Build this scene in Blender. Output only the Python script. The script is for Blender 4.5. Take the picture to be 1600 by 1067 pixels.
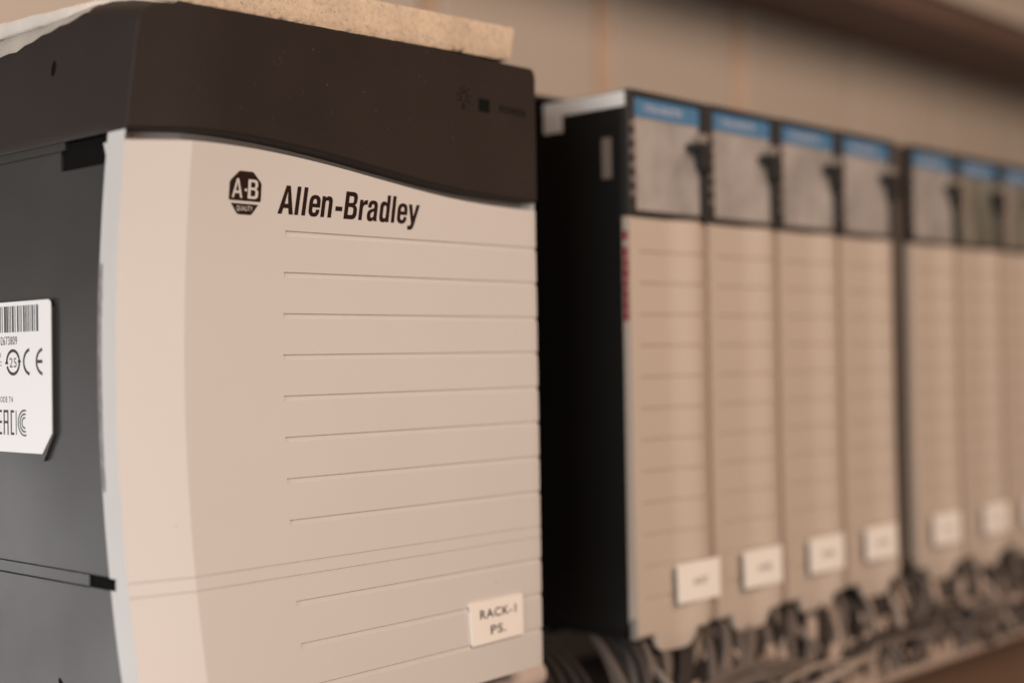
import bpy, bmesh, math, random
from mathutils import Vector, Matrix
from mathutils.geometry import tessellate_polygon

# ------------------------------------------------------------------ camera, world, lights
S = 0.001                                   # everything below is written in millimetres
scene = bpy.context.scene
for o in list(bpy.data.objects): bpy.data.objects.remove(o)
C = scene.collection
CAM = (-144.056, -231.046, -25.649); YAW, PITCH, ROLL = [math.radians(a) for a in (46.884, 0.649, -0.94)]
fw = Vector((math.sin(YAW)*math.cos(PITCH), math.cos(YAW)*math.cos(PITCH), math.sin(PITCH)))
r0 = Vector((math.cos(YAW), -math.sin(YAW), 0)); u0 = r0.cross(fw)
rt = math.cos(ROLL)*r0 + math.sin(ROLL)*u0; up = -math.sin(ROLL)*r0 + math.cos(ROLL)*u0
cd = bpy.data.cameras.new('camera'); cam = bpy.data.objects.new('camera', cd); C.objects.link(cam)
cam.matrix_world = Matrix(((rt.x, up.x, -fw.x, CAM[0]*S), (rt.y, up.y, -fw.y, CAM[1]*S),
                           (rt.z, up.z, -fw.z, CAM[2]*S), (0, 0, 0, 1)))
cd.sensor_width = 36; cd.lens = 2256.34/1600*36
cd.clip_start = 0.01; cd.clip_end = 50
cd.dof.use_dof = True; cd.dof.focus_distance = 0.297; cd.dof.aperture_fstop = 6.5
scene.camera = cam

w = bpy.data.worlds.new('World'); scene.world = w; w.use_nodes = True
bg = w.node_tree.nodes['Background']; bg.inputs[0].default_value = (1.0, 0.70, 0.52, 1); bg.inputs[1].default_value = 0.17

def area(name, loc, target, size, power, col, sy=None):
    l = bpy.data.lights.new(name, 'AREA'); l.energy = power; l.color = col
    l.shape = 'RECTANGLE'; l.size = size; l.size_y = sy or size
    o = bpy.data.objects.new(name, l); C.objects.link(o)
    o.location = Vector(loc)*S
    o.rotation_euler = (Vector(target)*S - o.location).to_track_quat('-Z', 'Y').to_euler()
    return o
area('window_light', (-900, -200, 40), (0, 20, -20), 0.75, 7.4, (0.98, 0.99, 0.98), 0.75)
area('side_sheen_light', (-360, 640, -205), (0, 40, -60), 0.36, 1.05, (1.0, 0.985, 0.975), 0.30)  # added light, no real window: gives the lower case side its sheen
area('room_lamp', (10, -880, 470), (140, 0, -20), 0.6, 9.4, (1.0, 0.74, 0.575), 0.5)

scene.view_settings.view_transform = 'Standard'
scene.view_settings.look = 'None'; scene.view_settings.exposure = 0.0; scene.view_settings.gamma = 1.0
scene.render.engine = 'CYCLES'
scene.cycles.use_denoising = True
scene.cycles.max_bounces = 8

# ------------------------------------------------------------------ materials
def mat(name, col, rough=0.5, bump=0.0, bscale=900, var=0.0, vscale=40, spec=0.5, speck=None, speck_size=700, speck_at=0.72, rvar=0.0):
    m = bpy.data.materials.new(name); m.use_nodes = True
    nt = m.node_tree; b = nt.nodes['Principled BSDF']
    b.inputs['Base Color'].default_value = (*col, 1); b.inputs['Roughness'].default_value = rough
    b.inputs['Specular IOR Level'].default_value = spec
    tc = nt.nodes.new('ShaderNodeTexCoord')
    last = None
    if var > 0:
        n = nt.nodes.new('ShaderNodeTexNoise'); n.inputs['Scale'].default_value = vscale; n.inputs['Detail'].default_value = 5
        nt.links.new(tc.outputs['Object'], n.inputs['Vector'])
        rp = nt.nodes.new('ShaderNodeMapRange'); rp.inputs[1].default_value = 0.3; rp.inputs[2].default_value = 0.7
        rp.inputs[3].default_value = 1-var; rp.inputs[4].default_value = 1+var
        nt.links.new(n.outputs['Fac'], rp.inputs[0])
        mx = nt.nodes.new('ShaderNodeVectorMath'); mx.operation = 'SCALE'; mx.inputs[0].default_value = col
        nt.links.new(rp.outputs[0], mx.inputs['Scale']); last = mx.outputs[0]
        nt.links.new(last, b.inputs['Base Color'])
    if rvar > 0:
        n3 = nt.nodes.new('ShaderNodeTexNoise'); n3.inputs['Scale'].default_value = 30; n3.inputs['Detail'].default_value = 4
        nt.links.new(tc.outputs['Object'], n3.inputs['Vector'])
        r3 = nt.nodes.new('ShaderNodeMapRange'); r3.inputs[1].default_value = .3; r3.inputs[2].default_value = .7
        r3.inputs[3].default_value = rough-rvar; r3.inputs[4].default_value = rough+rvar
        nt.links.new(n3.outputs['Fac'], r3.inputs[0]); nt.links.new(r3.outputs[0], b.inputs['Roughness'])
    if speck:
        v = nt.nodes.new('ShaderNodeTexNoise'); v.inputs['Scale'].default_value = speck_size; v.inputs['Detail'].default_value = 1
        nt.links.new(tc.outputs['Object'], v.inputs['Vector'])
        r2 = nt.nodes.new('ShaderNodeMapRange'); r2.inputs[1].default_value = speck_at; r2.inputs[2].default_value = speck_at+0.03
        nt.links.new(v.outputs['Fac'], r2.inputs[0])
        mm = nt.nodes.new('ShaderNodeMix'); mm.data_type = 'RGBA'
        nt.links.new(r2.outputs[0], mm.inputs['Factor'])
        if last: nt.links.new(last, mm.inputs['A'])
        else: mm.inputs['A'].default_value = (*col, 1)
        mm.inputs['B'].default_value = (*speck, 1)
        nt.links.new(mm.outputs['Result'], b.inputs['Base Color'])
    if bump > 0:
        n2 = nt.nodes.new('ShaderNodeTexNoise'); n2.inputs['Scale'].default_value = bscale; n2.inputs['Detail'].default_value = 3
        nt.links.new(tc.outputs['Object'], n2.inputs['Vector'])
        bp = nt.nodes.new('ShaderNodeBump'); bp.inputs['Strength'].default_value = bump; bp.inputs['Distance'].default_value = 0.0002
        nt.links.new(n2.outputs['Fac'], bp.inputs['Height']); nt.links.new(bp.outputs['Normal'], b.inputs['Normal'])
    return m

M = {}
M['cream'] = mat('cream_plastic', (0.595, 0.585, 0.575), 0.46, 0.14, 2500, 0.018, 22, 0.4, speck=(0.42, 0.37, 0.31), speck_size=420, speck_at=0.80, rvar=0.06)
M['dark'] = mat('charcoal_plastic', (0.035, 0.035, 0.036), 0.40, 0.16, 2600, 0.06, 60, 0.45, rvar=0.05)
M['cap'] = mat('charcoal_cap_plastic', (0.027, 0.0205, 0.0185), 0.48, 0.14, 2600, 0.05, 60, 0.25, speck=(0.075, 0.06, 0.055), speck_size=1500, speck_at=0.755, rvar=0.05)  # same plastic as the case; brown tint imitates the reflected room
M['black'] = mat('recess_shade', (0.004, 0.0036, 0.0036), 0.8, spec=0.08)  # near-black colour standing in for shade in slots, holes and gaps
M['ink'] = mat('dark_brown_ink', (0.018, 0.0065, 0.0055), 0.75, spec=0.2)
M['black_ink'] = mat('black_print', (0.030, 0.026, 0.028), 0.6)
M['faint_ink'] = mat('faint_black_print', (0.008, 0.007, 0.007), 0.8, spec=0.1)
M['white_label'] = mat('white_vinyl', (0.86, 0.86, 0.87), 0.45)
M['paper'] = mat('cream_paper', (0.84, 0.82, 0.78), 0.6, 0.05, 1500, 0.02, 60)
M['grey_strip'] = mat('grey_gasket', (0.26, 0.24, 0.25), 0.7, 0.5, 1800, 0.25, 500)
M['led'] = mat('dark_green_lens', (0.001, 0.003, 0.001), 0.5, spec=0.2)
M['door'] = mat('beige_plastic', (0.495, 0.43, 0.37), 0.45, 0.08, 2000, 0.015, 30, 0.4)
M['module'] = mat('black_housing', (0.010, 0.0095, 0.009), 0.5, 0.1, 2000, 0.05, 50, 0.3)
M['bezel'] = mat('dark_bezel', (0.022, 0.020, 0.019), 0.5)
M['blue'] = mat('blue_label_film', (0.075, 0.20, 0.37), 0.3, spec=0.4)
M['blue_text'] = mat('pale_print', (0.55, 0.55, 0.62), 0.5)
M['silver'] = mat('pale_metal', (0.85, 0.87, 0.88), 0.5)
M['red'] = mat('red_print', (0.28, 0.008, 0.010), 0.5)
M['grey_tan'] = mat('grey_tan_plastic', (0.20, 0.165, 0.15), 0.6)
M['torn'] = mat('grey_torn_paper', (0.40, 0.355, 0.31), 0.85, 0.4, 700, 0.15, 120)
M['latch_cap'] = mat('grey_clip', (0.24, 0.22, 0.20), 0.35)
M['divider'] = mat('dark_metal_plate', (0.085, 0.07, 0.06), 0.45, 0.1, 900, 0.1, 30)
M['chassis'] = mat('black_sheet_metal', (0.012, 0.011, 0.011), 0.55)
M['wall'] = mat('beige_paint', (0.475, 0.422, 0.365), 0.55, 0.05, 300, 0.06, 6)
M['wood'] = mat('orange_brown_batten', (0.52, 0.385, 0.29), 0.6, 0.1, 400, 0.15, 30)
M['joint'] = mat('dark_joint', (0.16, 0.12, 0.10), 0.8)
M['duct'] = mat('dark_brown_duct', (0.105, 0.062, 0.05), 0.6, var=0.08, vscale=10)
M['tray'] = mat('pale_tan_tray', (0.40, 0.32, 0.27), 0.6, var=0.2, vscale=60)
M['brown'] = mat('brown_panel', (0.16, 0.095, 0.06), 0.55, var=0.15, vscale=14)
M['wire_dark'] = mat('dark_grey_insulation', (0.028, 0.023, 0.021), 0.55)
M['wire_grey'] = mat('grey_insulation', (0.13, 0.11, 0.098), 0.5)
M['wire_tan'] = mat('tan_insulation', (0.32, 0.27, 0.23), 0.5)
M['wire_pale'] = mat('pale_sleeve', (0.62, 0.54, 0.50), 0.6, 0.3, 800, 0.1, 90)
M['wire_red'] = mat('red_insulation', (0.40, 0.06, 0.05), 0.5)
M['foam'] = mat('pale_foam', (0.62, 0.57, 0.52), 0.8, 0.5, 600, 0.12, 90)

def board_mat():
    m = bpy.data.materials.new('particle_board'); m.use_nodes = True
    nt = m.node_tree; b = nt.nodes['Principled BSDF']; b.inputs['Roughness'].default_value = 0.85
    b.inputs['Specular IOR Level'].default_value = 0.2
    tc = nt.nodes.new('ShaderNodeTexCoord')
    n = nt.nodes.new('ShaderNodeTexNoise'); n.inputs['Scale'].default_value = 900; n.inputs['Detail'].default_value = 6; n.inputs['Roughness'].default_value = 0.75
    n2 = nt.nodes.new('ShaderNodeTexNoise'); n2.inputs['Scale'].default_value = 60; n2.inputs['Detail'].default_value = 4
    v = nt.nodes.new('ShaderNodeTexVoronoi'); v.inputs['Scale'].default_value = 420
    for k in (n, n2, v): nt.links.new(tc.outputs['Object'], k.inputs['Vector'])
    cr = nt.nodes.new('ShaderNodeValToRGB')
    e = cr.color_ramp.elements
    e[0].position = 0.28; e[0].color = (0.33, 0.27, 0.215, 1)
    e[1].position = 0.62; e[1].color = (0.62, 0.52, 0.405, 1)
    k = e.new(0.45); k.color = (0.55, 0.45, 0.345, 1)
    nt.links.new(n.outputs['Fac'], cr.inputs[0])
    r = nt.nodes.new('ShaderNodeMapRange'); r.inputs[1].default_value = 0.07; r.inputs[2].default_value = 0.14; r.inputs[3].default_value = 0.6; r.inputs[4].default_value = 1.0
    nt.links.new(v.outputs['Distance'], r.inputs[0])
    r2 = nt.nodes.new('ShaderNodeMapRange'); r2.inputs[1].default_value = 0.35; r2.inputs[2].default_value = 0.6; r2.inputs[3].default_value = 0.88; r2.inputs[4].default_value = 1.08
    nt.links.new(n2.outputs['Fac'], r2.inputs[0])
    mu = nt.nodes.new('ShaderNodeMath'); mu.operation = 'MULTIPLY'
    nt.links.new(r.outputs[0], mu.inputs[0]); nt.links.new(r2.outputs[0], mu.inputs[1])
    sc = nt.nodes.new('ShaderNodeVectorMath'); sc.operation = 'SCALE'
    nt.links.new(cr.outputs[0], sc.inputs[0]); nt.links.new(mu.outputs[0], sc.inputs['Scale'])
    nt.links.new(sc.outputs[0], b.inputs['Base Color'])
    bp = nt.nodes.new('ShaderNodeBump'); bp.inputs['Strength'].default_value = 0.6; bp.inputs['Distance'].default_value = 0.0004
    nt.links.new(n.outputs['Fac'], bp.inputs['Height']); nt.links.new(bp.outputs['Normal'], b.inputs['Normal'])
    return m
M['board'] = board_mat()

def display_mat(name, base, stripes):
    """frosted window: fine vertical print lines behind a matt film"""
    m = bpy.data.materials.new(name); m.use_nodes = True
    nt = m.node_tree; b = nt.nodes['Principled BSDF']; b.inputs['Roughness'].default_value = 0.35
    tc = nt.nodes.new('ShaderNodeTexCoord')
    ge = nt.nodes.new('ShaderNodeNewGeometry')
    mp = nt.nodes.new('ShaderNodeMapping'); mp.inputs['Scale'].default_value = (1, 1, 0.05) if stripes else (1, 1, 0.12)
    nt.links.new(ge.outputs['Position'], mp.inputs['Vector'])
    n = nt.nodes.new('ShaderNodeTexNoise'); n.inputs['Scale'].default_value = 330 if stripes else 700; n.inputs['Detail'].default_value = 3
    nt.links.new(mp.outputs[0], n.inputs['Vector'])
    big = nt.nodes.new('ShaderNodeTexNoise'); big.inputs['Scale'].default_value = 55; big.inputs['Detail'].default_value = 2
    nt.links.new(ge.outputs['Position'], big.inputs['Vector'])
    cr = nt.nodes.new('ShaderNodeValToRGB'); e = cr.color_ramp.elements
    if stripes:
        e[0].position = 0.36; e[0].color = (0.10, 0.095, 0.09, 1); e[1].position = 0.66; e[1].color = (0.34, 0.29, 0.27, 1)
        k = e.new(0.48); k.color = (0.18, 0.19, 0.145, 1)
    else:
        e[0].position = 0.3; e[0].color = tuple(c*0.93 for c in base)+(1,); e[1].position = 0.7; e[1].color = tuple(c*1.06 for c in base)+(1,)
    nt.links.new(n.outputs['Fac'], cr.inputs[0])
    br = nt.nodes.new('ShaderNodeMapRange'); br.inputs[1].default_value = .3; br.inputs[2].default_value = .7; br.inputs[3].default_value = .80; br.inputs[4].default_value = 1.16  # broad colour patches imitate uneven glossy reflections
    nt.links.new(big.outputs['Fac'], br.inputs[0])
    sc = nt.nodes.new('ShaderNodeVectorMath'); sc.operation = 'SCALE'
    nt.links.new(cr.outputs[0], sc.inputs[0]); nt.links.new(br.outputs[0], sc.inputs['Scale']); nt.links.new(sc.outputs[0], b.inputs['Base Color'])
    b.inputs['Roughness'].default_value = 0.22; b.inputs['Specular IOR Level'].default_value = 0.8
    bp = nt.nodes.new('ShaderNodeBump'); bp.inputs['Strength'].default_value = 0.5; bp.inputs['Distance'].default_value = 0.006
    nt.links.new(big.outputs['Fac'], bp.inputs['Height']); nt.links.new(bp.outputs['Normal'], b.inputs['Normal'])
    return m
M['display'] = display_mat('frosted_window', (0.36, 0.345, 0.335), False)
M['display_striped'] = display_mat('striped_window', (0.3, 0.3, 0.3), True)

# ------------------------------------------------------------------ object helpers
def link(name, bm, m, parent=None, smooth=35):
    bmesh.ops.remove_doubles(bm, verts=bm.verts, dist=1e-4)
    bm.normal_update()
    me = bpy.data.meshes.new(name)
    for v in bm.verts: v.co *= S
    bm.to_mesh(me); bm.free()
    for mm in (m if isinstance(m, (list, tuple)) else [m]): me.materials.append(mm)
    if smooth:
        me.shade_smooth(); me.set_sharp_from_angle(angle=math.radians(smooth))
    o = bpy.data.objects.new(name, me); C.objects.link(o)
    if parent:
        o.parent = parent
    return o
def thing(name, label, cat, loc=(0, 0, 0), group=None):
    o = bpy.data.objects.new(name, None); C.objects.link(o); o.location = Vector(loc)*S
    o.empty_display_size = 0.01
    tag(o, label, cat, group); return o
def tag(o, label=None, cat=None, group=None, kind=None):
    if label: o['label'] = label
    if cat: o['category'] = cat
    if group: o['group'] = group
    if kind: o['kind'] = kind
    return o
def bev(o, width=0.5, seg=2, ang=40):
    md = o.modifiers.new('bevel', 'BEVEL'); md.width = width*S; md.segments = seg; md.limit_method = 'ANGLE'; md.angle_limit = math.radians(ang)
    md.harden_normals = False
    return o
def box(bm, x0, x1, y0, y1, z0, z1):
    vs = [bm.verts.new(p) for p in ((x0,y0,z0),(x1,y0,z0),(x1,y1,z0),(x0,y1,z0),(x0,y0,z1),(x1,y0,z1),(x1,y1,z1),(x0,y1,z1))]
    for f in ((0,3,2,1),(4,5,6,7),(0,1,5,4),(1,2,6,5),(2,3,7,6),(3,0,4,7)): bm.faces.new([vs[i] for i in f])
def boxes(*bs):
    bm = bmesh.new()
    for b in bs: box(bm, *b)
    return bm
def grid(bm, rows, flip=False):
    """rows: list of rows of points"""
    V = [[bm.verts.new(p) for p in r] for r in rows]
    for i in range(len(V)-1):
        for j in range(len(V[0])-1):
            q = [V[i][j], V[i+1][j], V[i+1][j+1], V[i][j+1]]
            if flip: q.reverse()
            try: bm.faces.new(q)
            except ValueError: pass
    return V
def skirt(bm, V, fn, flip=False):
    """walls from the grid's border to fn(co), closed by an n-gon"""
    n, m = len(V), len(V[0])
    loop = [V[0][j] for j in range(m)] + [V[i][m-1] for i in range(1, n)] + [V[n-1][j] for j in range(m-2, -1, -1)] + [V[i][0] for i in range(n-2, 0, -1)]
    W = [bm.verts.new(fn(v.co)) for v in loop]
    for k in range(len(loop)):
        a, b = loop[k], loop[(k+1) % len(loop)]; c, d = W[(k+1) % len(loop)], W[k]
        q = [a, b, c, d] if not flip else [d, c, b, a]
        bm.faces.new(q)
    return W
def prism(bm, pts, fn0, fn1):
    """closed outline -> two caps (tessellated) and walls; fn0/fn1 map 2D to 3D"""
    a = [bm.verts.new(fn0(*p)) for p in pts]; b = [bm.verts.new(fn1(*p)) for p in pts]
    for t in tessellate_polygon([[Vector((p[0], p[1], 0)) for p in pts]]):
        bm.faces.new([a[i] for i in t]); bm.faces.new([b[i] for i in reversed(t)])
    for k in range(len(pts)):
        j = (k+1) % len(pts); bm.faces.new([a[k], a[j], b[j], b[k]])
    bmesh.ops.recalc_face_normals(bm, faces=bm.faces)
def flat(bm, outer, holes, fn):
    """printed shape: outline with holes, laid on a surface by fn(u, v)"""
    loops = [outer]+list(holes); pts = [p for l in loops for p in l]
    vs = [bm.verts.new(fn(*p)) for p in pts]
    for t in tessellate_polygon([[Vector((p[0], p[1], 0)) for p in l] for l in loops]):
        try: bm.faces.new([vs[i] for i in t])
        except ValueError: pass
def tube(bm, pts, r, n=8):
    rings = []
    for i, p in enumerate(pts):
        p = Vector(p); d = (Vector(pts[min(i+1, len(pts)-1)])-Vector(pts[max(i-1, 0)])).normalized()
        a = d.orthogonal().normalized() if i == 0 else (rings[-1][1]-d*rings[-1][1].dot(d)).normalized()
        b = d.cross(a)
        rings.append(([bm.verts.new(p+r*(math.cos(2*math.pi*k/n)*a+math.sin(2*math.pi*k/n)*b)) for k in range(n)], a))
    for i in range(len(rings)-1):
        for k in range(n):
            bm.faces.new([rings[i][0][k], rings[i][0][(k+1) % n], rings[i+1][0][(k+1) % n], rings[i+1][0][k]])
    bm.faces.new(list(reversed(rings[0][0]))); bm.faces.new(rings[-1][0])
def bez(a, b, c, d, n=12):
    a, b, c, d = map(Vector, (a, b, c, d)); out = []
    for i in range(n+1):
        t = i/n; s = 1-t
        out.append(s*s*s*a+3*s*s*t*b+3*s*t*t*c+t*t*t*d)
    return out
def path(*tok):
    out = []
    for t in tok:
        if t[0] == 'q':
            p0 = out[-1]; c, p1 = t[1], t[2]
            for i in range(1, 8):
                k = i/7; out.append(((1-k)**2*p0[0]+2*k*(1-k)*c[0]+k*k*p1[0], (1-k)**2*p0[1]+2*k*(1-k)*c[1]+k*k*p1[1]))
        else: out.append(t)
    return out
def ring(cx, cy, rx, ry, t0, t1, wd, n=20, wfn=None):
    """arc-shaped stroke as one outline"""
    o, i_ = [], []
    for k in range(n+1):
        t = math.radians(t0+(t1-t0)*k/n); ww = wd*(wfn(k/n) if wfn else 1)
        o.append((cx+(rx+ww/2)*math.cos(t), cy+(ry+ww/2)*math.sin(t))); i_.append((cx+(rx-ww/2)*math.cos(t), cy+(ry-ww/2)*math.sin(t)))
    return o+i_[::-1]
def rect(x0, y0, x1, y1): return [(x0, y0), (x1, y0), (x1, y1), (x0, y1)]
def text_mesh(txt, height, fn, bm, x, y, width=None, align='LEFT', fat=0.0):
    """built-in font, laid on a surface: cap height and total width in mm"""
    cu = bpy.data.curves.new('lettering', 'FONT'); cu.body = txt; cu.align_x = 'LEFT'; cu.size = 1; cu.offset = fat; cu.resolution_u = 3; cu.space_character = 1.12
    o = bpy.data.objects.new('lettering', cu); C.objects.link(o); bpy.context.view_layer.update()
    me = bpy.data.meshes.new_from_object(o.evaluated_get(bpy.context.evaluated_depsgraph_get()))
    bpy.data.objects.remove(o); bpy.data.curves.remove(cu)
    xs = [v.co.x for v in me.vertices]; x0, x1 = min(xs), max(xs); k = height/0.727
    kx = k if width is None else width/(x1-x0)
    off = {'LEFT': 0, 'CENTER': -(x1-x0)*kx/2, 'RIGHT': -(x1-x0)*kx}[align]
    vs = [bm.verts.new(fn(x+off+(v.co.x-x0)*kx, y+v.co.y*k)) for v in me.vertices]
    for p in me.polygons:
        try: bm.faces.new([vs[i] for i in p.vertices])
        except ValueError: pass
    bpy.data.meshes.remove(me)

# ------------------------------------------------------------------ setting: wall, joint strips
J = [19.6+100*k-1.0 for k in range(0, 16)]
wall = link('wall', boxes((18, 1600, 156, 176, -420, 520)), M['joint'])
tag(wall, 'beige panelled back wall of the cabinet', None, None, 'structure')
for a, b in zip(J[:-1], J[1:]):
    p = bev(link('wall_panel', boxes((a+9.5, b-1.2, 150, 157, -400, 500)), M['wall'], wall), 0.8)
    s = link('joint_strip', boxes((a+0.4, a+9.0, 151.2, 157, -400, 500)), M['wood'] if a < 420 else M['wall'], wall)

# ------------------------------------------------------------------ power supply
PS = thing('power_supply', 'large power supply unit with beige ribbed front and charcoal top at the left', 'power supply')
Z0 = -28.0
def fade(x): return 1-min(max(x, 0), 112)/112
def bow(z): return -0.00215*(z-Z0)**2
def base(x):
    if x <= 12.5: return 3.8+(0.3-3.8)*x/12.5
    return 0.3*(112-x)/(112-12.5)
def surf(x, z): return base(x)+bow(z)*fade(x)
CUR = [(-5, 16.9), (0, 17.2), (14.7, 17.95), (26.6, 17.85), (37.6, 17.2), (49.2, 16.1), (63.4, 14.35), (78.6, 12.6), (90.7, 11.7), (103.5, 11.3), (113, 11.2)]
def seam_z(x):                                        # S-shaped seam between top cap and front cover
    for i in range(len(CUR)-1):
        if x <= CUR[i+1][0]:
            a, b = CUR[i], CUR[i+1]; p = CUR[max(i-1, 0)]; q = CUR[min(i+2, len(CUR)-1)]
            t = (x-a[0])/(b[0]-a[0]); h = b[0]-a[0]
            m0 = (b[1]-p[1])/(b[0]-p[0])*h; m1 = (q[1]-a[1])/(q[0]-a[0])*h
            return (2*t**3-3*t*t+1)*a[1]+(t**3-2*t*t+t)*m0+(-2*t**3+3*t*t)*b[1]+(t**3-t*t)*m1
    return CUR[-1][1]

# front cover: one height field with recessed grooves, chamfered top, folded flanks
GW, GD = 1.10, 0.34
GROOVES = [-8.255*k for k in range(8)]+[-73.72, -81.97, -90.2]
SEAMS = [-65.75, -68.35]
def cover_rows(zlo, zhi):
    R = []                                           # (z, depth flag)
    for g in GROOVES:
        if zlo < g < zhi: R += [(g+GW/2, 0), (g+GW/2-0.16, 1), (g-GW/2+0.26, 1), (g-GW/2, 0)]
    for g in SEAMS:
        if zlo < g < zhi: R += [(g+0.20, 0), (g+0.06, 2), (g-0.06, 2), (g-0.20, 0)]
    z = zlo
    have = [r[0] for r in R]
    while z < zhi:
        if all(abs(z-h) > 0.9 for h in have): R.append((z, 0))
        z += 2.0
    R += [(zlo, 0), (zhi, 0)]
    return sorted(set(R), reverse=True)
COLS = [0, 0.6, 2, 4, 6, 8, 10, 11.6, 12.3, 12.5, 12.7, 13.4, 16, 20, 24, 28, 32, 35.85, 36.0, 40, 46, 52, 58, 64, 70, 76, 82, 88, 94, 100, 105, 109, 111.0, 111.7, 112]
bm = bmesh.new(); rows = []
FL = 6.0
def flank_extra(z):
    return 0
def row_pts(zf, dep, yoff=0.0, flank=True):
    out = []
    z_ = zf(0)
    out.append((0.0, surf(0, z_)+FL+yoff*0, z_))
    for x in COLS:
        z = zf(x); y = surf(x, z)+yoff*max(0, min(1, (x-0.3)/0.6, (111.9-x)/0.3))
        if x >= 111.7: y += (0.15 if x < 112 else 0.7)
        if dep == 1 and x >= 36.0: y += GD
        if dep == 2: y += 0.28
        out.append((x, y, z))
    z_ = zf(112); out.append((112.0, surf(112, z_)+FL+0.7, z_))
    return out
# chamfer and the part that follows the S curve
ZC = 5.0
CH = 2.0
rows.append([(p[0], max(p[1], surf(p[0], p[2])+0)+ (FL if 0 < k < len(COLS)+1 else 0), p[2]) for k, p in enumerate(row_pts(lambda x: seam_z(x), 0))])
rows.append(row_pts(lambda x: seam_z(x)+0.02, 0, 4.6))
rows.append(row_pts(lambda x: seam_z(x)-CH+0.22, 0, 4.1))
rows.append(row_pts(lambda x: seam_z(x)-CH+0.08, 0, 0.15))
rows.append(row_pts(lambda x: seam_z(x)-CH, 0))
rows.append(row_pts(lambda x: seam_z(x)-CH-0.4, 0))
for t in (0.25, 0.5, 0.75): rows.append(row_pts(lambda x: (seam_z(x)-CH-0.4)*(1-t)+ZC*t, 0))
for z, d in cover_rows(-98.6, ZC): rows.append(row_pts(lambda x, z=z: z, d))
V = grid(bm, rows)
# bottom return
skirt_row = rows[-1]
grid(bm, [rows[-1], [(p[0], surf(p[0], p[2])+FL+(0.7 if p[0] > 111 else 0), p[2]) for p in rows[-1]]])
bmesh.ops.recalc_face_normals(bm, faces=bm.faces)
front = link('front_cover', bm, M['cream'], PS, 22)
# nub and gasket on the flank
bm = bmesh.new(); prism(bm, [(6.9, 15.4), (4.2, 15.3), (4.2, 13.1), (6.1, 13.0)], lambda y, z: (-0.05, y, z), lambda y, z: (0.5, y, z))
link('cover_tab', bm, M['cream'], PS)
bm = bmesh.new()
zz = [-6.9-(42.4)*k/40 for k in range(41)]; rnd = random.Random(3)
grid(bm, [[(-0.06, surf(0, z)+FL-1.15+rnd.uniform(-.12, .12), z) for z in zz], [(-0.10, surf(0, z)+FL-0.5, z) for z in zz], [(-0.06, surf(0, z)+FL+0.12, z) for z in zz], [(0.4, surf(0, z)+FL+0.12, z) for z in zz]])
bmesh.ops.recalc_face_normals(bm, faces=bm.faces)
tag(link('edge_gasket', bm, M['grey_strip'], PS), 'grey rough strip along the edge of the beige cover')

# body: left side wall as a height field in (y, z) with slots, plus a box behind
SX = 0.40
def side_x(y, z):
    if 14.9-0.01 <= y: pass
    return SX
ys0 = [0.6, 3, 6.2, 14.5, 14.6, 20.9, 21.0, 22.9, 23.0, 28, 36, 50, 80, 145]
bm = bmesh.new()
zs = [15.75, 15.55, 15.35, 11.75, 11.65, 0, -20, -40, -60, -64.95, -65.05, -65.25, -67.35, -67.55, -67.7, -80, -98.3]
rows = []
for z in zs:
    r = []
    for y in ys0:
        yf = surf(0, z)+3.0
        yy = yf if y < 1 else max(y, yf+0.2*(ys0.index(y)))
        x = SX
        top_slot = 11.70 < z < 15.6 and yy <= 22.95 and (yy <= 22.95)
        if 11.70 < z < 15.60 and yy <= 22.95: x = 6.0
        if -67.45 <= z <= -65.2 and yy <= 14.55: x = 5.0
        if z in (15.55,) and yy >= 22.9: x = SX+0.25
        if z in (-65.05, -67.55) and yy > 14.55: x = SX+0.3
        r.append((x, yy, z))
    rows.append(r)
V = grid(bm, rows)
# rear, right, bottom of the case
grid(bm, [[(112-SX, 5, z), (112-SX, 145, z), (SX, 145, z)] for z in (15.75, -98.3)])
grid(bm, [[(SX, 3, -98.3), (112-SX, 3, -98.3)], [(SX, 145, -98.3), (112-SX, 145, -98.3)]])
bmesh.ops.recalc_face_normals(bm, faces=bm.faces)
body = link('side_case', bm, M['dark'], PS, 25)
# strip between the two upper seam lines (its own lip, stepped round the slot)
bm = bmesh.new()
grid(bm, [[(SX+.02, 21.4, 18.05), (SX+.02, 145, 18.05)], [(SX-.05, 21.4, 17.9), (SX-.05, 145, 17.9)], [(SX-.05, 21.4, 15.75), (SX-.05, 145, 15.75)], [(SX+.3, 21.4, 15.68), (SX+.3, 145, 15.68)]])
grid(bm, [[(SX-.05, 21.4, 17.9), (SX-.05, 21.4, 15.75)], [(6, 21.4, 17.9), (6, 21.4, 15.75)]])
bmesh.ops.recalc_face_normals(bm, faces=bm.faces)
link('side_rail', bm, M['dark'], PS)
link('slot_shade', boxes((0.9, 9, 7.2, 20.9, 11.75, 16.9), (0.9, 9, 20.95, 22.6, 11.75, 15.5)), M['black'], PS)  # black blocks fill the upper slot to imitate its inner shade
link('slot_shade', boxes((0.8, 8, 4.6, 14.4, -67.5, -65.1), (-0.08, 0.75, 4.75, 7.0, -67.4, -65.2)), M['black'], PS)  # lower slot: darkness painted with black blocks, one over the flank

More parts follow.
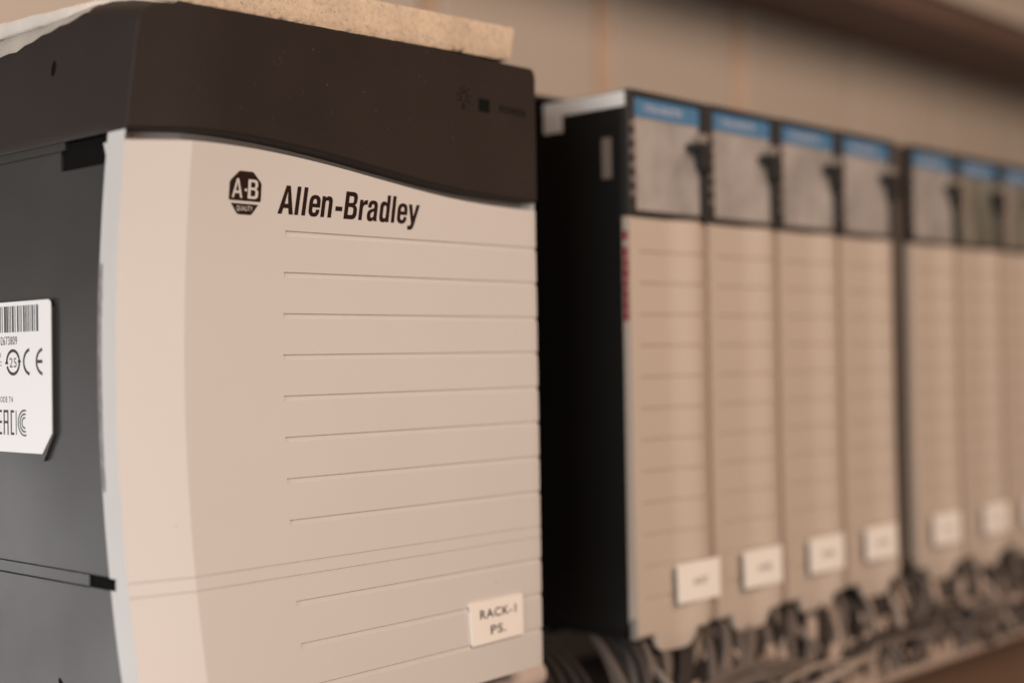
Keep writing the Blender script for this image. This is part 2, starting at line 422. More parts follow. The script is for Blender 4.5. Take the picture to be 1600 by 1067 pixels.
# top cap
def top_z(x):                                         # rear part of the cap
    if x < 5: return 38.1+math.sqrt(max(0, 25-(5-x)**2))*0.98
    if x > 110: return 41.0+math.sqrt(max(0, 4-(x-110)**2))
    return 43.0
def top_front(x):                                     # the front edge dips where the face leans forward
    d = 3.2*fade(x)**1.1
    if x < 4: return 36.2+math.sqrt(max(0, 16-(4-x)**2))*0.9
    if x > 110: return 41.2+math.sqrt(max(0, 4-(x-110)**2))-d
    return 43.1-d
CX = [0, 0.15, 0.5, 1.0, 1.7, 2.5, 3.5, 5, 8, 14, 20, 26, 32, 38, 44, 50, 56, 62, 68, 74, 80, 86, 92, 98, 104, 108, 110, 110.7, 111.3, 111.75, 112.0, 112.3]
bm = bmesh.new(); NR = 16; rows = []
for i in range(NR+1):
    t = (i/(NR-4)*0.97) if i <= NR-4 else (0.97, 0.978, 0.987, 0.995, 1.0)[i-NR+4]; r = []
    for x in CX:
        zb = seam_z(x)+0.06; zt = top_front(min(x, 112)); z = zt*(1-t)+zb*t
        r.append((x, surf(x, z)-0.15+(0.35 if x > 112.1 else 0)+(0, 0, 0.08, 0.32, 0.75)[max(0, i-NR+4)], z))
    rows.append(r)
V = grid(bm, rows)
def to_rear(c):
    x = min(c[0], 112)
    z = top_z(x) if abs(c[2]-top_front(x)) < 1e-3 else c[2]
    if c[0] < 0.01 and z < 30: z = max(z, 17.9)
    return (c[0], 9.0, z)
W1 = skirt(bm, V, to_rear)
W = [bm.verts.new((v.co.x, 145, v.co.z)) for v in W1]
for k in range(len(W)): bm.faces.new([W1[k], W1[(k+1) % len(W)], W[(k+1) % len(W)], W[k]])
bm.faces.new(W)
bmesh.ops.recalc_face_normals(bm, faces=bm.faces)
cap = bev(link('top_cap', bm, M['cap'], PS, 40), 0.12, 2, 50)
# side of the cap runs down to the seam line
bm = bmesh.new()
zz = [20, 19, 18.15]
grid(bm, [[(0.0, surf(0, 17.3)+3, z), (0, 22, z), (0.0, 145, z)] for z in zz]+[[(1.5, surf(0, 17.3)+3, 18.15), (1.5, 22, 18.15), (1.5, 145, 18.15)]])
bmesh.ops.recalc_face_normals(bm, faces=bm.faces)
def oval_hole(y, z, ry, rz, tilt=0.15):
    bm = bmesh.new(); pts = [(y+ry*math.cos(a)+tilt*rz*math.sin(a), z+rz*math.sin(a)) for a in [2*math.pi*k/20 for k in range(20)]]
    flat(bm, pts, [], lambda a, b: (-0.03, a, b)); bmesh.ops.recalc_face_normals(bm, faces=bm.faces)
    return bm
bm.free()
h = link('screw_hole', oval_hole(24.6, 31.9, 0.85, 1.5, -0.25), M['black'], PS)  # flat black oval, painted to look like the dark of a hole
h = link('screw_hole', (lambda b: b)(oval_hole(25.0, -88.2, 1.0, 2.0, 0.5)), M['black'], PS)
h.location.x = 0.40*S

# ---- printing on the front
def on_front(lift=0.05): return lambda x, z: (x, surf(x, z)-lift, z)
def on_cap(x, z): return (x, surf(x, z)-0.21, z)
G = {
 'A': ([(0,0),(.25,1),(.42,1),(.67,0),(.505,0),(.455,.215),(.215,.215),(.165,0)], [[(.335,.82),(.245,.345),(.425,.345)]]),
 'l': ([(0,0),(.15,0),(.15,1),(0,1)], []),
 '-': ([(0,.27),(.31,.27),(.31,.41),(0,.41)], []),
 'e': (path((.5,.33),(.5,.5),('q',(.5,.755),(.25,.755)),('q',(0,.755),(0,.5)),(0,.24),('q',(0,-.015),(.25,-.015)),('q',(.49,-.015),(.49,.23)),(.35,.23),('q',(.35,.105),(.25,.105)),('q',(.15,.105),(.15,.24)),(.15,.33)),
       [path((.15,.44),(.15,.5),('q',(.15,.64),(.25,.64)),('q',(.35,.64),(.35,.5)),(.35,.44))]),
 'n': (path((0,0),(0,.74),(.14,.74),(.14,.655),('q',(.2,.755),(.31,.755)),('q',(.49,.755),(.49,.55)),(.49,0),(.34,0),(.34,.52),('q',(.34,.625),(.26,.625)),('q',(.15,.625),(.15,.5)),(.15,0)), []),
 'B': (path((0,0),(0,1),(.34,1),('q',(.57,1),(.57,.79)),(.57,.72),('q',(.57,.56),(.44,.525)),('q',(.6,.49),(.6,.32)),(.6,.23),('q',(.6,0),(.36,0))),
       [path((.16,.865),(.16,.585),(.31,.585),('q',(.42,.585),(.42,.69)),(.42,.76),('q',(.42,.865),(.31,.865))),
        path((.16,.455),(.16,.135),(.33,.135),('q',(.44,.135),(.44,.25)),(.44,.34),('q',(.44,.455),(.33,.455)))]),
 'r': (path((0,0),(0,.74),(.14,.74),(.14,.60),('q',(.20,.76),(.37,.75)),(.37,.595),('q',(.15,.625),(.15,.40)),(.15,0)), []),
 'a': (path((.02,.50),(.02,.54),('q',(.02,.755),(.255,.755)),('q',(.48,.755),(.48,.55)),(.48,.12),('q',(.48,.05),(.505,0)),(.36,0),(.345,.07),('q',(.28,-.02),(.18,-.02)),('q',(0,-.02),(0,.17)),(0,.21),('q',(0,.37),(.15,.41)),('q',(.33,.45),(.33,.50)),(.33,.54),('q',(.33,.64),(.25,.64)),('q',(.165,.64),(.165,.53)),(.165,.50)),
       [path((.335,.37),('q',(.15,.33),(.15,.22)),(.15,.19),('q',(.15,.10),(.22,.10)),('q',(.335,.10),(.335,.24)))]),
 'd': (path((.33,1),(.48,1),(.48,0),(.345,0),(.34,.07),('q',(.29,-.02),(.19,-.02)),('q',(0,-.02),(0,.2)),(0,.54),('q',(0,.76),(.19,.76)),('q',(.27,.76),(.33,.68))),
       [path((.33,.5),('q',(.33,.63),(.24,.63)),('q',(.15,.63),(.15,.5)),(.15,.24),('q',(.15,.11),(.24,.11)),('q',(.33,.11),(.33,.24)))]),
 'y': ([(0,.74),(.155,.74),(.285,.27),(.41,.74),(.565,.74),(.35,-.03),(.31,-.13),(.26,-.195),(.18,-.225),(.03,-.22),(.03,-.095),(.12,-.10),(.17,-.075),(.205,.02)], []),
}
def grow(p, d):
    n = len(p); ar = sum(p[i][0]*p[(i+1) % n][1]-p[(i+1) % n][0]*p[i][1] for i in range(n)); sg = 1 if ar > 0 else -1
    out = []
    for i in range(n):
        a, b, c = Vector(p[i-1]), Vector(p[i]), Vector(p[(i+1) % n])
        e0, e1 = (b-a), (c-b)
        if e0.length < 1e-6 or e1.length < 1e-6: out.append(p[i]); continue
        e0.normalize(); e1.normalize(); m = Vector((e0.y, -e0.x))+Vector((e1.y, -e1.x))
        k = max(0.45, 1+e0.dot(e1)); out.append((b.x+sg*d*m.x/k, b.y+sg*d*m.y/k))
    return out
def glyph(bm, ch, x, z, h, fn, slant=0.11, kx=1.0, d=0.014):
    o, hs = G[ch]; o = grow(o, d); hs = [grow(q, -d) for q in hs]; f = lambda p: (x+(p[0]*kx+slant*p[1])*h, z+p[1]*h)
    flat(bm, [f(p) for p in o], [[f(p) for p in q] for q in hs], fn)
def upright(bm):
    bmesh.ops.recalc_face_normals(bm, faces=bm.faces); return bm
bm = bmesh.new()
for ch, x in zip('Allen-Bradley', [q-0.98+0.0075*(q-35) for q in (34.75, 38.95, 40.75, 42.45, 45.7, 49.45, 51.9, 55.95, 58.25, 61.75, 65.2, 66.85, 70.0)]):
    glyph(bm, ch, x, 3.85, 5.55, on_front(0.05))
link('front_lettering', upright(bm), M['ink'], PS, 0)
# octagonal emblem
ex0, ex1, ez0, ez1 = 21.7, 29.4, 3.05, 11.4
E = lambda u, v: (ex0+(ex1-ex0)*u, ez0+(ez1-ez0)*v)
bm = bmesh.new()
flat(bm, [E(*p) for p in path((.0,.36),('q',(.0,.315),(.05,.315)),(.95,.315),('q',(1,.315),(1,.36)),(1,.70),('q',(1,.745),(.965,.78)),(.75,.97),('q',(.715,1),(.67,1)),(.33,1),('q',(.285,1),(.25,.97)),(.035,.78),('q',(0,.745),(0,.70)))], [], on_front(0.05))
flat(bm, [E(*p) for p in path((.07,.25),(.93,.25),(.75,.035),('q',(.715,0),(.67,0)),(.33,0),('q',(.285,0),(.25,.035)))], [], on_front(0.05))
emb = link('emblem', upright(bm), M['ink'], PS, 0)
bm = bmesh.new()
def stroke(bm, a, b, wd, fn):
    d = Vector((b[0]-a[0], b[1]-a[1])).normalized(); n = Vector((-d.y, d.x))*wd/2
    flat(bm, [(a[0]-n.x, a[1]-n.y), (b[0]-n.x, b[1]-n.y), (b[0]+n.x, b[1]+n.y), (a[0]+n.x, a[1]+n.y)], [], fn)
hA = 3.7
o_, h_ = [(0,0),(.30,1),(.44,1),(.74,0),(.60,0),(.53,.24),(.21,.24),(.14,0)], [[(.37,.80),(.245,.36),(.495,.36)]]
fA = lambda p: (ex0+0.65+p[0]*hA*0.92, ez0+3.15+p[1]*hA)
flat(bm, [fA(p) for p in o_], [[fA(p) for p in q] for q in h_], on_front(0.085))
fB = lambda p: (ex0+4.45+p[0]*hA*1.12, ez0+3.15+p[1]*hA)
flat(bm, [fB(p) for p in G['B'][0]], [[fB(p) for p in q] for q in G['B'][1]], on_front(0.085))
flat(bm, [(ex0+3.95+.3*math.cos(a*math.pi/5), ez0+4.75+.3*math.sin(a*math.pi/5)) for a in range(10)], [], on_front(0.085))
text_mesh('QUALITY', 0.95, on_front(0.085), bm, (ex0+ex1)/2, ez0+0.75, 3.9, 'CENTER', 0.01)
link('emblem_letters', upright(bm), M['cream'], emb, 0)
# cap marks: bulb, lens, POWER
bm = bmesh.new()
bx, bz = 86.0, 33.2
flat(bm, ring(bx, bz, 1.05, 1.25, -55, 235, 0.28), [], on_cap)
for y in (-1.6, -2.1, -2.55): flat(bm, rect(bx-0.5, bz+y-0.12, bx+0.5, bz+y+0.12), [], on_cap)
for a in (-25, 10, 50, 90, 130, 170, 205):
    t = math.radians(a); stroke(bm, (bx+1.7*math.cos(t), bz+1.8*math.sin(t)), (bx+2.5*math.cos(t), bz+2.6*math.sin(t)), 0.3, on_cap)
text_mesh('POWER', 1.75, on_cap, bm, 98.6, 31.2, 9.8, 'LEFT', 0.02)
link('power_marking', upright(bm), M['faint_ink'], PS, 0)
bm = bmesh.new()
c = [(91.2, 33.6), (95.0, 33.6), (95.0, 30.7), (91.2, 30.7)]
prism(bm, c, lambda x, z: (x, surf(x, z)-0.22, z), lambda x, z: (x, surf(x, z)+0.5, z))
link('power_lens', bm, M['led'], PS)

# ---- rack sticker
P = [(85.7, -80.6), (103.9, -80.75), (103.9, -90.0), (85.85, -90.15)]
def sticker_pt(u, v, lift=0.0):
    x = (P[0][0]*v+P[3][0]*(1-v))*(1-u)+(P[1][0]*v+P[2][0]*(1-v))*u
    z = (P[0][1]*v+P[3][1]*(1-v))*(1-u)+(P[1][1]*v+P[2][1]*(1-v))*u
    c = lambda k: surf(*P[k])-0.55
    return (x, (c(0)*(1-u)+c(1)*u)*v+(c(3)*(1-u)+c(2)*u)*(1-v)-lift, z)
bm = bmesh.new()
V = grid(bm, [[sticker_pt(a/8, b/4) for a in range(9)] for b in range(5)])
skirt(bm, V, lambda c: (c[0], c[1]+0.6, c[2])); bmesh.ops.recalc_face_normals(bm, faces=bm.faces)
st = link('rack_sticker', bm, M['paper'], PS)
bm = bmesh.new()
f = lambda x, z: sticker_pt((x-85.77)/18.1, (z+90.07)/9.4, 0.06)
text_mesh('RACK-1', 2.05, f, bm, 95.0, -84.5, 12.6, 'CENTER', 0.012)
text_mesh('PS.', 2.05, f, bm, 94.8, -88.3, 5.4, 'CENTER', 0.012)
link('sticker_lettering', upright(bm), M['black_ink'], st, 0)

# ---- product label on the side
LY0, LY1 = 26.0, 78.0
outl = path((27.3, -12.75), ('q', (26.0, -12.75), (26.0, -14.0)), (26.15, -38.9), (29.9, -42.95), (LY1, -42.95), (LY1, -12.75))
pad = [(25.6, -14.2), (25.8, -39.1), (29.7, -44.35), (LY1+1, -44.35), (LY1+1, -14.2)]
bm = bmesh.new(); prism(bm, pad, lambda y, z: (SX-0.75, y, z), lambda y, z: (SX+0.2, y, z))
link('label_pad', bm, M['dark'], PS)
bm = bmesh.new(); prism(bm, outl, lambda y, z: (SX-0.95, y, z), lambda y, z: (SX-0.74, y, z))
lab = link('product_label', bm, M['white_label'], PS)
sd = lambda u, z: (SX-0.98, -u, z)                  # u runs to the reader's right
bm = bmesh.new()
rnd = random.Random(11); y = 30.75
first = [(0, .75), (1.25, .3), (1.95, .55), (2.9, .25), (3.5, .35), (4.15, .3), (4.7, .35), (5.3, .6), (6.5, .3), (7.1, .25), (7.75, .6), (9.0, .3), (9.7, .7), (10.8, .3), (11.45, .35), (12.1, .6), (12.9, .75), (14.3, .3), (15.0, .3), (15.7, .7)]
for a, wd in first: flat(bm, rect(-(y+a+wd), -18.85, -(y+a), -13.6), [], sd)
a = 17
while y+a < 70:
    wd = rnd.choice((.3, .3, .6, .75)); flat(bm, rect(-(y+a+wd), -18.85, -(y+a), -13.6), [], sd); a += wd+rnd.choice((.3, .35, .6))
text_mesh('302673809', 1.75, sd, bm, -39.2, -21.35, 8.6, 'RIGHT', 0.005)
text_mesh('EU', 1.0, sd, bm, -45.9, -23.9, 2.2, 'RIGHT'); text_mesh('DC', 1.0, sd, bm, -45.6, -25.6, 2.2, 'RIGHT')
text_mesh('CODE T4', 1.2, sd, bm, -41.2, -32.95, 6.3, 'RIGHT')
# ring of two arrows round 25
flat(bm, ring(-40.95, -24.9, 2.55, 2.35, 20, 185, 0.62), [], sd); flat(bm, ring(-40.95, -24.9, 2.55, 2.35, 200, 365, 0.62), [], sd)
for sx, sz in ((2.55, 0.0), (-2.6, -0.35)):
    flat(bm, [(-40.95+sx-0.75, -24.9+sz), (-40.95+sx+0.75, -24.9+sz), (-40.95+sx, -24.9+sz+0.95)], [], sd)
text_mesh('25', 2.0, sd, bm, -40.95, -25.9, 2.9, 'CENTER')
# CE
flat(bm, ring(-33.9, -24.85, 2.75, 2.45, 100, 260, 0.62), [], sd)
flat(bm, ring(-28.85, -24.85, 2.75, 2.45, 100, 260, 0.62), [], sd)
flat(bm, rect(-31.25, -25.15, -29.3, -24.5), [], sd)
# EAC and the looped K C
for r_ in (rect(-47.2, -39.5, -46.75, -34.5), rect(-46.75, -39.5, -45.8, -39.0), rect(-46.75, -37.2, -45.8, -36.7), rect(-46.75, -35.0, -45.8, -34.5),
           rect(-45.1, -39.5, -44.65, -34.5), rect(-43.55, -39.5, -43.1, -34.5), rect(-44.65, -35.0, -43.55, -34.5), rect(-44.65, -37.2, -43.55, -36.7),
           rect(-42.2, -39.5, -41.75, -34.5), rect(-41.75, -39.5, -40.8, -39.0), rect(-41.75, -35.0, -40.8, -34.5),
           rect(-40.1, -39.4, -39.8, -34.6)):
    flat(bm, r_, [], sd)
for R, wv in ((2.5, .34), (1.75, .34), (1.0, .34)):
    flat(bm, ring(-36.6, -37.0, R, R, 75, 285, wv), [], sd)
link('label_print', upright(bm), M['black_ink'], lab, 0)

# ------------------------------------------------------------------ board and foam strip on top of the power supply
def rough_slab(bm, outline, z0, z1, rnd, jit, step=2.0, slant=2.0):
    """slab with torn edges: outline resampled and jittered; z0/z1 functions of (x, y)"""
    pts = []
    for k in range(len(outline)):
        a, b = Vector(outline[k]), Vector(outline[(k+1) % len(outline)]); n = max(1, int((b-a).length/step))
        for i in range(n): pts.append(a+(b-a)*i/n)
    loops = []
    for t in (0, .12, .35, .65, .88, 1):
        loops.append([])
        for p in pts:
            x = p.x+rnd.uniform(-jit, jit); y = p.y+rnd.uniform(-jit, jit); ins = 0.25 if t in (0, 1) else 0
            x += ins*(1 if x < 50 else -1); x -= slant*(1-t) if p.x > 100 else 0; y += ins*(1 if y < 40 else -1)
            z = z0(p.x, p.y)*(1-t)+z1(p.x, p.y)*t+(rnd.uniform(-jit, jit)*0.7 if t in (0, 1) else 0)
            loops[-1].append(bm.verts.new((x, y, z)))
    n = len(pts)
    for a, b in zip(loops[:-1], loops[1:]):
        for k in range(n): bm.faces.new([a[k], a[(k+1) % n], b[(k+1) % n], b[k]])
    for L, rev in ((loops[0], True), (loops[-1], False)):
        for t in tessellate_polygon([[Vector((v.co.x, v.co.y, 0)) for v in L]]):
            try: bm.faces.new([L[i] for i in t])
            except ValueError: pass
    bmesh.ops.recalc_face_normals(bm, faces=bm.faces)
rnd = random.Random(5)
bm = bmesh.new()
rough_slab(bm, [(13, 1.2), (107.2, 1.6), (108.5, 84), (24, 86)], lambda x, y: 43.15+1.5*(x/107)**1.5, lambda x, y: 50.6+2.0*x/107, rnd, 0.10, 1.2)
tag(link('particle_board', bm, M['board'], None, 60), 'tan speckled particle board offcut lying on the charcoal top cap', 'board')
bm = bmesh.new()
rough_slab(bm, [(14, 4), (40, 8), (40, 120), (-0.6, 120), (-0.7, 60), (-0.3, 30), (2.0, 16), (7.0, 7)], lambda x, y: 43.2-2.3*max(0, min(1, (5-x)/5)), lambda x, y: 43.6+1.7*max(0, min(1, (y-6)/50))-0.9*max(0, min(1, (3-x)/3)), rnd, 0.12, 2.0)
tag(link('foam_strip', bm, M['foam'], None, 60), 'pale torn foam strip sticking out under the board at its left end', 'foam strip')
# torn paper folded over the rounded edge of the cap
bm = bmesh.new(); rows = []
ang = [math.radians(a) for a in (90, 110, 130, 150, 168, 180)]
for k in range(34):
    y = 13+k*3.2; drop = max(0, min(1, (y-14)/26))
    r = []
    for i, a in enumerate(ang):
        aa = math.radians(90)+(a-math.radians(90))*(0.62+0.38*drop)
        r.append((5+5.25*math.cos(aa), y, 38.1+5.15*math.sin(aa)))
    x, y_, z = r[-1]; r.append((x-0.05+rnd.uniform(-.05, .05), y, z-0.9*drop+rnd.uniform(-.35, .35)))
    rows.append(r)
V = grid(bm, rows); skirt(bm, V, lambda c: (c[0]+0.12, c[1], c[2]-0.12))
bmesh.ops.recalc_face_normals(bm, faces=bm.faces)
tag(link('torn_paper', bm, M['torn'], None, 60), 'thin pale torn paper folded over the left edge of the charcoal cap', 'paper')

# ------------------------------------------------------------------ I/O modules
def door_y(x):
    def sm(t): t = max(0, min(1, t)); return t*t*(3-2*t)
    y = -2.1*sm((x-15.5)/11.5)
    if x > 27.5: y += 3.6*sm((x-27.5)/7.0)
    return y
def door_bot(x):
    def sm(t): t = max(0, min(1, t)); return t*t*(3-2*t)
    if x < 7.6 or x > 23.4: return -98.2
    u = (x-15.5)/7.9
    return -98.2-4.9*max(0.0, 1-abs(u)**4.5)**0.55
TX = {0: '1756-EN2TR'}
def make_module():
    t = thing('rack_module', 'module', 'module')
    bev(link('housing', boxes((0.35, 34.65, 2.2, 122, -96.5, 43.0)), M['module'], t), 0.5)
    # bezel frame: four bars butted end to end
    bev(link('bezel', boxes((0.2, 2.9, 0, 2.4, 10.6, 43.2), (32.6, 34.8, 0, 2.4, 10.6, 43.2), (2.9, 32.6, 0, 2.4, 41.9, 43.2), (2.9, 32.6, 0, 2.4, 10.6, 12.1)), M['bezel'], t), 0.25)
    bl = link('blue_label', boxes((2.95, 32.55, 0.9, 2.3, 36.6, 41.85)), M['blue'], t)
    bm = bmesh.new(); text_mesh('1756-EN2TR', 1.9, lambda x, z: (x, 0.86, z), bm, 16.5, 38.3, 16.5, 'CENTER', 0.01)
    link('label_print', upright(bm), M['blue_text'], bl, 0)
    link('display_window', boxes((2.95, 32.55, 1.1, 2.3, 12.15, 36.55)), M['display'], t)
    bm = bmesh.new()
    prism(bm, path((26.2, 31.4), (33.6, 31.6), (33.6, 24.0), ('q', (31.2, 23.8), (30.6, 26.0)), (29.6, 29.6), (26.4, 30.0)), lambda x, z: (x, -2.4, z), lambda x, z: (x, 1.05, z))
    bev(link('latch', bm, M['bezel'], t), 0.3)
    bm = bmesh.new()
    prism(bm, path((29.2, 31.9), (33.4, 31.9), (33.4, 34.2), ('q', (31.2, 35.2), (29.2, 33.2))), lambda x, z: (x, -1.4, z), lambda x, z: (x, 1.05, z))
    bev(link('latch_cap', bm, M['latch_cap'], t), 0.4)
    for k in range(6):
        link('bezel_ridge', boxes((0.9, 2.0, -0.5, 0.05, 15.5+3.6*k, 17.1+3.6*k)), M['grey_tan'], t)
    # door
    xs = [0, 0.2, 0.5, 1.0, 1.5, 3.0, 4.0, 4.2, 6, 7.6, 8.0, 8.4, 8.8, 9.2, 9.6, 10.0, 10.5, 11, 11.6, 12.4, 13.4, 14.5, 16, 17.5, 18.6, 19.6, 20.2, 20.8, 21.3, 21.8, 22.2, 22.6, 23, 23.4, 24, 25.5, 27, 28.5, 29.5, 30.4, 30.6, 31.2, 32, 33, 33.6, 34.2, 34.85]
    R = []
    for k in range(12):
        g = 1.07-8.15*k; R += [(g+.5, 0), (g+.3, 1), (g-.3, 1), (g-.5, 0)]
    rows = [(10.3, 0), (9.9, 0), (6, 0)]+R+[(-91.5, 0), (-94, 0)]
    bm = bmesh.new(); V = []
    pts = [[(x, door_y(x)+(0.5 if z > 10.2 else 0)+(0.45 if d and 4.1 < x < 30.5 else 0)-0.9*max(0, (-z-50)/50)**1.5, z) for x in xs] for z, d in rows]
    yb = -0.9
    for t_ in (0.4, 0.8, 1.0):
        pts.append([(x, door_y(x)-0.75+(0.5 if t_ == 1 else 0), -94*(1-t_)+door_bot(x)*t_) for x in xs])
    V = grid(bm, pts)
    skirt(bm, V, lambda c: (c[0], 0.9 if c[2] < -94.5 else (2.3 if c[0] < .01 else 5.0), c[2]))
    bmesh.ops.recalc_face_normals(bm, faces=bm.faces)
    link('door', bm, M['door'], t, 30)
    # name tag: a stiff card on the raised half of the door, its left edge standing free
    bm = bmesh.new()
    prism(bm, [(0, -80.6), (18.8, -80.5), (18.9, -91.0), (0.2, -90.8)], lambda x, z: (x, -3.0, z), lambda x, z: (x, -2.55, z))
    tg = link('name_tag', bm, M['paper'], t)
    return t
def copy_tree(o, parent=None):
    c = o.copy(); C.objects.link(c)
    if parent: c.parent = parent
    for ch in list(o.children): copy_tree(ch, c)
    return c
LAB = ['first beige module beside the dark gap, with red marks down its left edge',
       'second beige module, between the red-marked one and the module with a third card from the left',
       'third beige module of the front group of four, middle of three plain ones',
       'fourth beige module, just left of the dark brown divider plate',
       'beige module just right of the dark brown divider plate',
       'beige module with a greenish striped window, second past the divider plate',
       'farthest beige module, cut off by the right edge of the picture']
LAB[1] = 'second beige module, right next to the red-marked one'
LAB[2] = 'third beige module, next but one before the dark divider plate'
XM = [147.5+35*k for k in range(4)]+[297.6+35*k for k in range(3)]
TAGS = ['AI07', 'AI08', 'DI09', 'DI10', 'D11', 'D12', 'D13']
proto = make_module(); mods = []
for k, x in enumerate(XM):
    m_ = proto if k == 0 else None
    mods.append(m_)
for k in range(1, 7): mods[k] = copy_tree(proto)
for k, m_ in enumerate(mods):
    m_.location = (XM[k]*S, 0, 0); m_['label'] = LAB[k]; m_['group'] = 'beige modules in the rack row'
    for ch in list(m_.children):
        if ch.name.startswith('name_tag'):
            ch.location.x = (14.4, 10.2, 9.6, 7.5, 7.2, 10.2, 9.0)[k]*S; ch.rotation_euler.y = (0, 0, 0, 0, 0, 0, 0)[k]
            bm = bmesh.new(); text_mesh(TAGS[k], 1.9, lambda x, z: (x, -3.04, z), bm, 9.8, -86.7, 6.6, 'CENTER', 0.005)
            link('tag_lettering', upright(bm), M['black_ink'], ch, 0)
        if k >= 5 and ch.name.startswith('display_window'):
            ch.data = ch.data.copy(); ch.data.materials[0] = M['display_striped']
            ch['label'] = 'greenish striped display window'
# extras on the first module
m0 = mods[0]
bm = bmesh.new(); rnd = random.Random(2)
z = 6.6
for hgt, gap in ((2.4, 1.7), (2.8, .4), (2.0, .35), (2.6, .3), (2.2, .3), (2.7, .25), (2.6, .25), (2.3, .3)):
    box(bm, -0.06, 0.02, 0.55+rnd.uniform(-.1, .1), 2.0, z-hgt, z); z -= hgt+gap
tag(link('red_marking', bm, M['red'], m0), 'row of red marks down the left edge of the door')
bm = boxes((0.16, 0.35, 1.0, 29.0, 38.9, 42.7), (0.16, 0.35, 22.6, 29.0, 34.6, 38.9))
bmesh.ops.recalc_face_normals(bm, faces=bm.faces)
tag(link('shield_strip', bm, M['silver'], m0), 'pale angled strip at the top of the module side')
link('side_clip', boxes((0.0, 0.35, 5.8, 8.8, 20.6, 31.2)), M['grey_tan'], m0)
bev(link('door_foot', boxes((-0.3, 0.8, -0.6, 1.8, -98.6, -93.0)), M['latch_cap'], m0), 0.3)

# ------------------------------------------------------------------ chassis behind, divider
CH_ = thing('rack_chassis', 'black metal chassis frame behind the row of beige modules', 'chassis')
link('back_plate', boxes((113.5, 420, 124, 132, -104, 47)), M['chassis'], CH_)
bev(link('top_plate', boxes((113.5, 420, 31, 124, 44.4, 45.8)), M['chassis'], CH_), 0.3)
link('bottom_plate', boxes((113.5, 420, 31, 124, -100.5, -98.8)), M['chassis'], CH_)
DV = thing('divider_plate', 'narrow dark brown divider plate standing between the two groups of modules', 'divider plate')
bev(link('plate', boxes((289.3, 295.0, 1.2, 118, -97, 43.2)), M['divider'], DV), 0.6)
link('plate_edge', boxes((288.9, 289.3, 3.0, 112, -95, 42)), M['bezel'], DV)

# ------------------------------------------------------------------ top duct, lower tray, lower panel
TD = thing('upper_duct', 'dark brown horizontal duct on the wall above the modules', 'duct')
bev(link('duct_body', boxes((60, 1500, 100, 149.5, 135.5, 149)), M['duct'], TD), 1.0)
bev(link('duct_cover', boxes((60, 1500, 97, 149.5, 149.2, 153)), M['wall'], TD), 0.8)
LT = thing('cable_tray', 'pale tan cable tray running under the modules', 'cable tray')
bev(link('tray_floor', boxes((-60, 900, -4, 70, -124, -121.5)), M['tray'], LT), 0.5)
bev(link('tray_rim', boxes((-60, 900, -8, -4.2, -128.5, -125.2)), M['tray'], LT), 0.6)
f0 = bev(link('tray_finger', boxes((0, 9.6, -7.8, -4.4, -125.2, -120.6)), M['tray'], LT), 0.6); f0.location.x = -58*S
for k in range(1, 52):
    c = f0.copy(); C.objects.link(c); c.location.x = (-58+12.5*k)*S
link('tray_gap_shade', boxes((-60, 900, 2, 66, -132, -124.3)), M['black'], LT)  # black block imitating the shadowed gap beneath the tray
pn = bev(link('lower_panel', boxes((-400, 1400, 14, 24, -420, -133)), M['brown']), 1.0)
tag(pn, 'brown panel below the cable tray', None, None, 'structure')

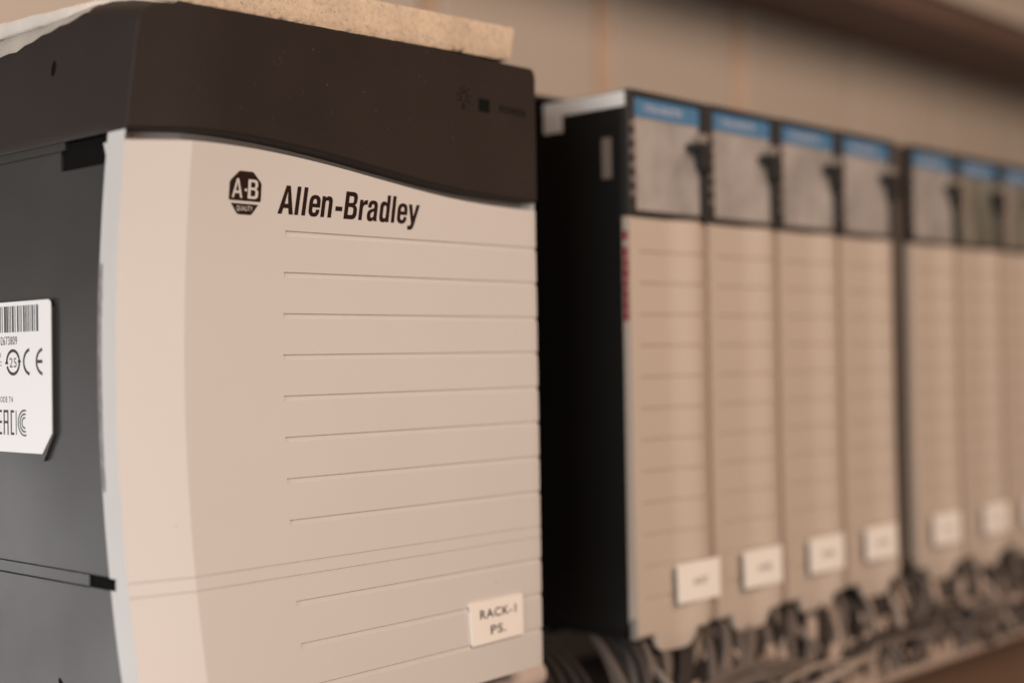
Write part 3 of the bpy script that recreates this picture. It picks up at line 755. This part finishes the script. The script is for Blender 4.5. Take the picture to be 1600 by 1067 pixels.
# ------------------------------------------------------------------ wire bundles
rnd = random.Random(21)
BL = ['dark wire bundle under the first beige module, beside the dark gap', 'dark wire bundle under the second beige module', 'dark wire bundle under the third beige module',
      'dark wire bundle under the module left of the divider plate', 'dark wire bundle under the module right of the divider plate',
      'dark wire bundle under the module with the greenish window', 'dark wire bundle with a red wire at the far right']
for k, x in enumerate(XM):
    b = thing('wire_bundle', BL[k], 'wire bundle', (x, 0, -97), 'wire bundles under the modules')
    cols = ['wire_dark']*7+['wire_grey']*5+['wire_tan']*2
    for i in range(44):
        u = (i % 32)/31; r = rnd.uniform(0.7, 1.7)
        sx = max(5, 2+31*u+rnd.uniform(-1.5, 1.5)); sy = rnd.uniform(6, 22); jz = rnd.uniform
        if i < 32:                                  # strands leaving the terminal block, down to the left
            ex = max(sx-rnd.uniform(14, 34), -400 if k else -4); ey = rnd.uniform(-12, 4)
            p = bez((sx, sy+6, 4), (sx-1, sy-6, -3), (max(sx-8+jz(-6, 6), -400 if k else 1), sy-16+jz(-5, 5), -10+jz(-4, 4)), (ex, ey, -26.5+jz(-2, 2)), 12)
        elif i < 38:                                # strands crossing the other way
            p = bez((sx, sy+6, 3), (sx-4, sy-8, -6), (sx+2, -8+jz(-3, 3), -14), (sx+jz(4, 16), jz(-12, 0), -26), 12)
        elif k == 0: continue
        else:                                       # strands lying along the tray
            z0 = jz(-24, -15); y0 = jz(-12, 3)
            p = bez((sx-30, y0, z0), (sx-14, y0+jz(-4, 4), z0+jz(-5, 4)), (sx, y0+jz(-4, 4), z0+jz(-3, 6)), (sx+20, y0+jz(-4, 4), z0+jz(-3, 3)), 12)
        bm = bmesh.new(); tube(bm, p, r, 8)
        wi = link('wire', bm, M['wire_red'] if (k == 6 and i in (6,)) else M[rnd.choice(cols)], b)
        if i % 4 == 1:                              # pale marker sleeve on the wire
            q = rnd.randint(6, 9); bm = bmesh.new(); tube(bm, p[q:q+3], r+0.35, 8)
            link('marker_sleeve', bm, M['tray'], wi)
    bm = bmesh.new()                                # terminal block that the wires enter
    box(bm, 1.5, 33.5, 4.5, 40, -2, 8)
    link('terminal_block', bm, M['module'], b)
# loops in the empty slot
lp = thing('cable_loop', 'grey cable loop in the dark gap below the empty slot', 'cable')
for i in range(7):
    bm = bmesh.new(); a = rnd.uniform(-4, 4)
    tube(bm, bez((124+i*3.0, 44+a, -101), (125+i*3, 26, -99), (130+i*3, 16+a, -106), (108+i*5, 6+a, -122+rnd.uniform(-2, 3)), 12), rnd.uniform(0.8, 1.4), 8)
    link('cable_strand', bm, M['wire_dark'], lp)

pc = bmesh.new(); tube(pc, bez((40, 6, -106.5), (70, 6, -106), (100, 8, -104.5), (128, 18, -106), 14), 3.6, 14)
tag(link('sleeved_cable', pc, M['wire_pale']), 'thick pale cable passing under the lower right corner of the large power supply', 'cable')
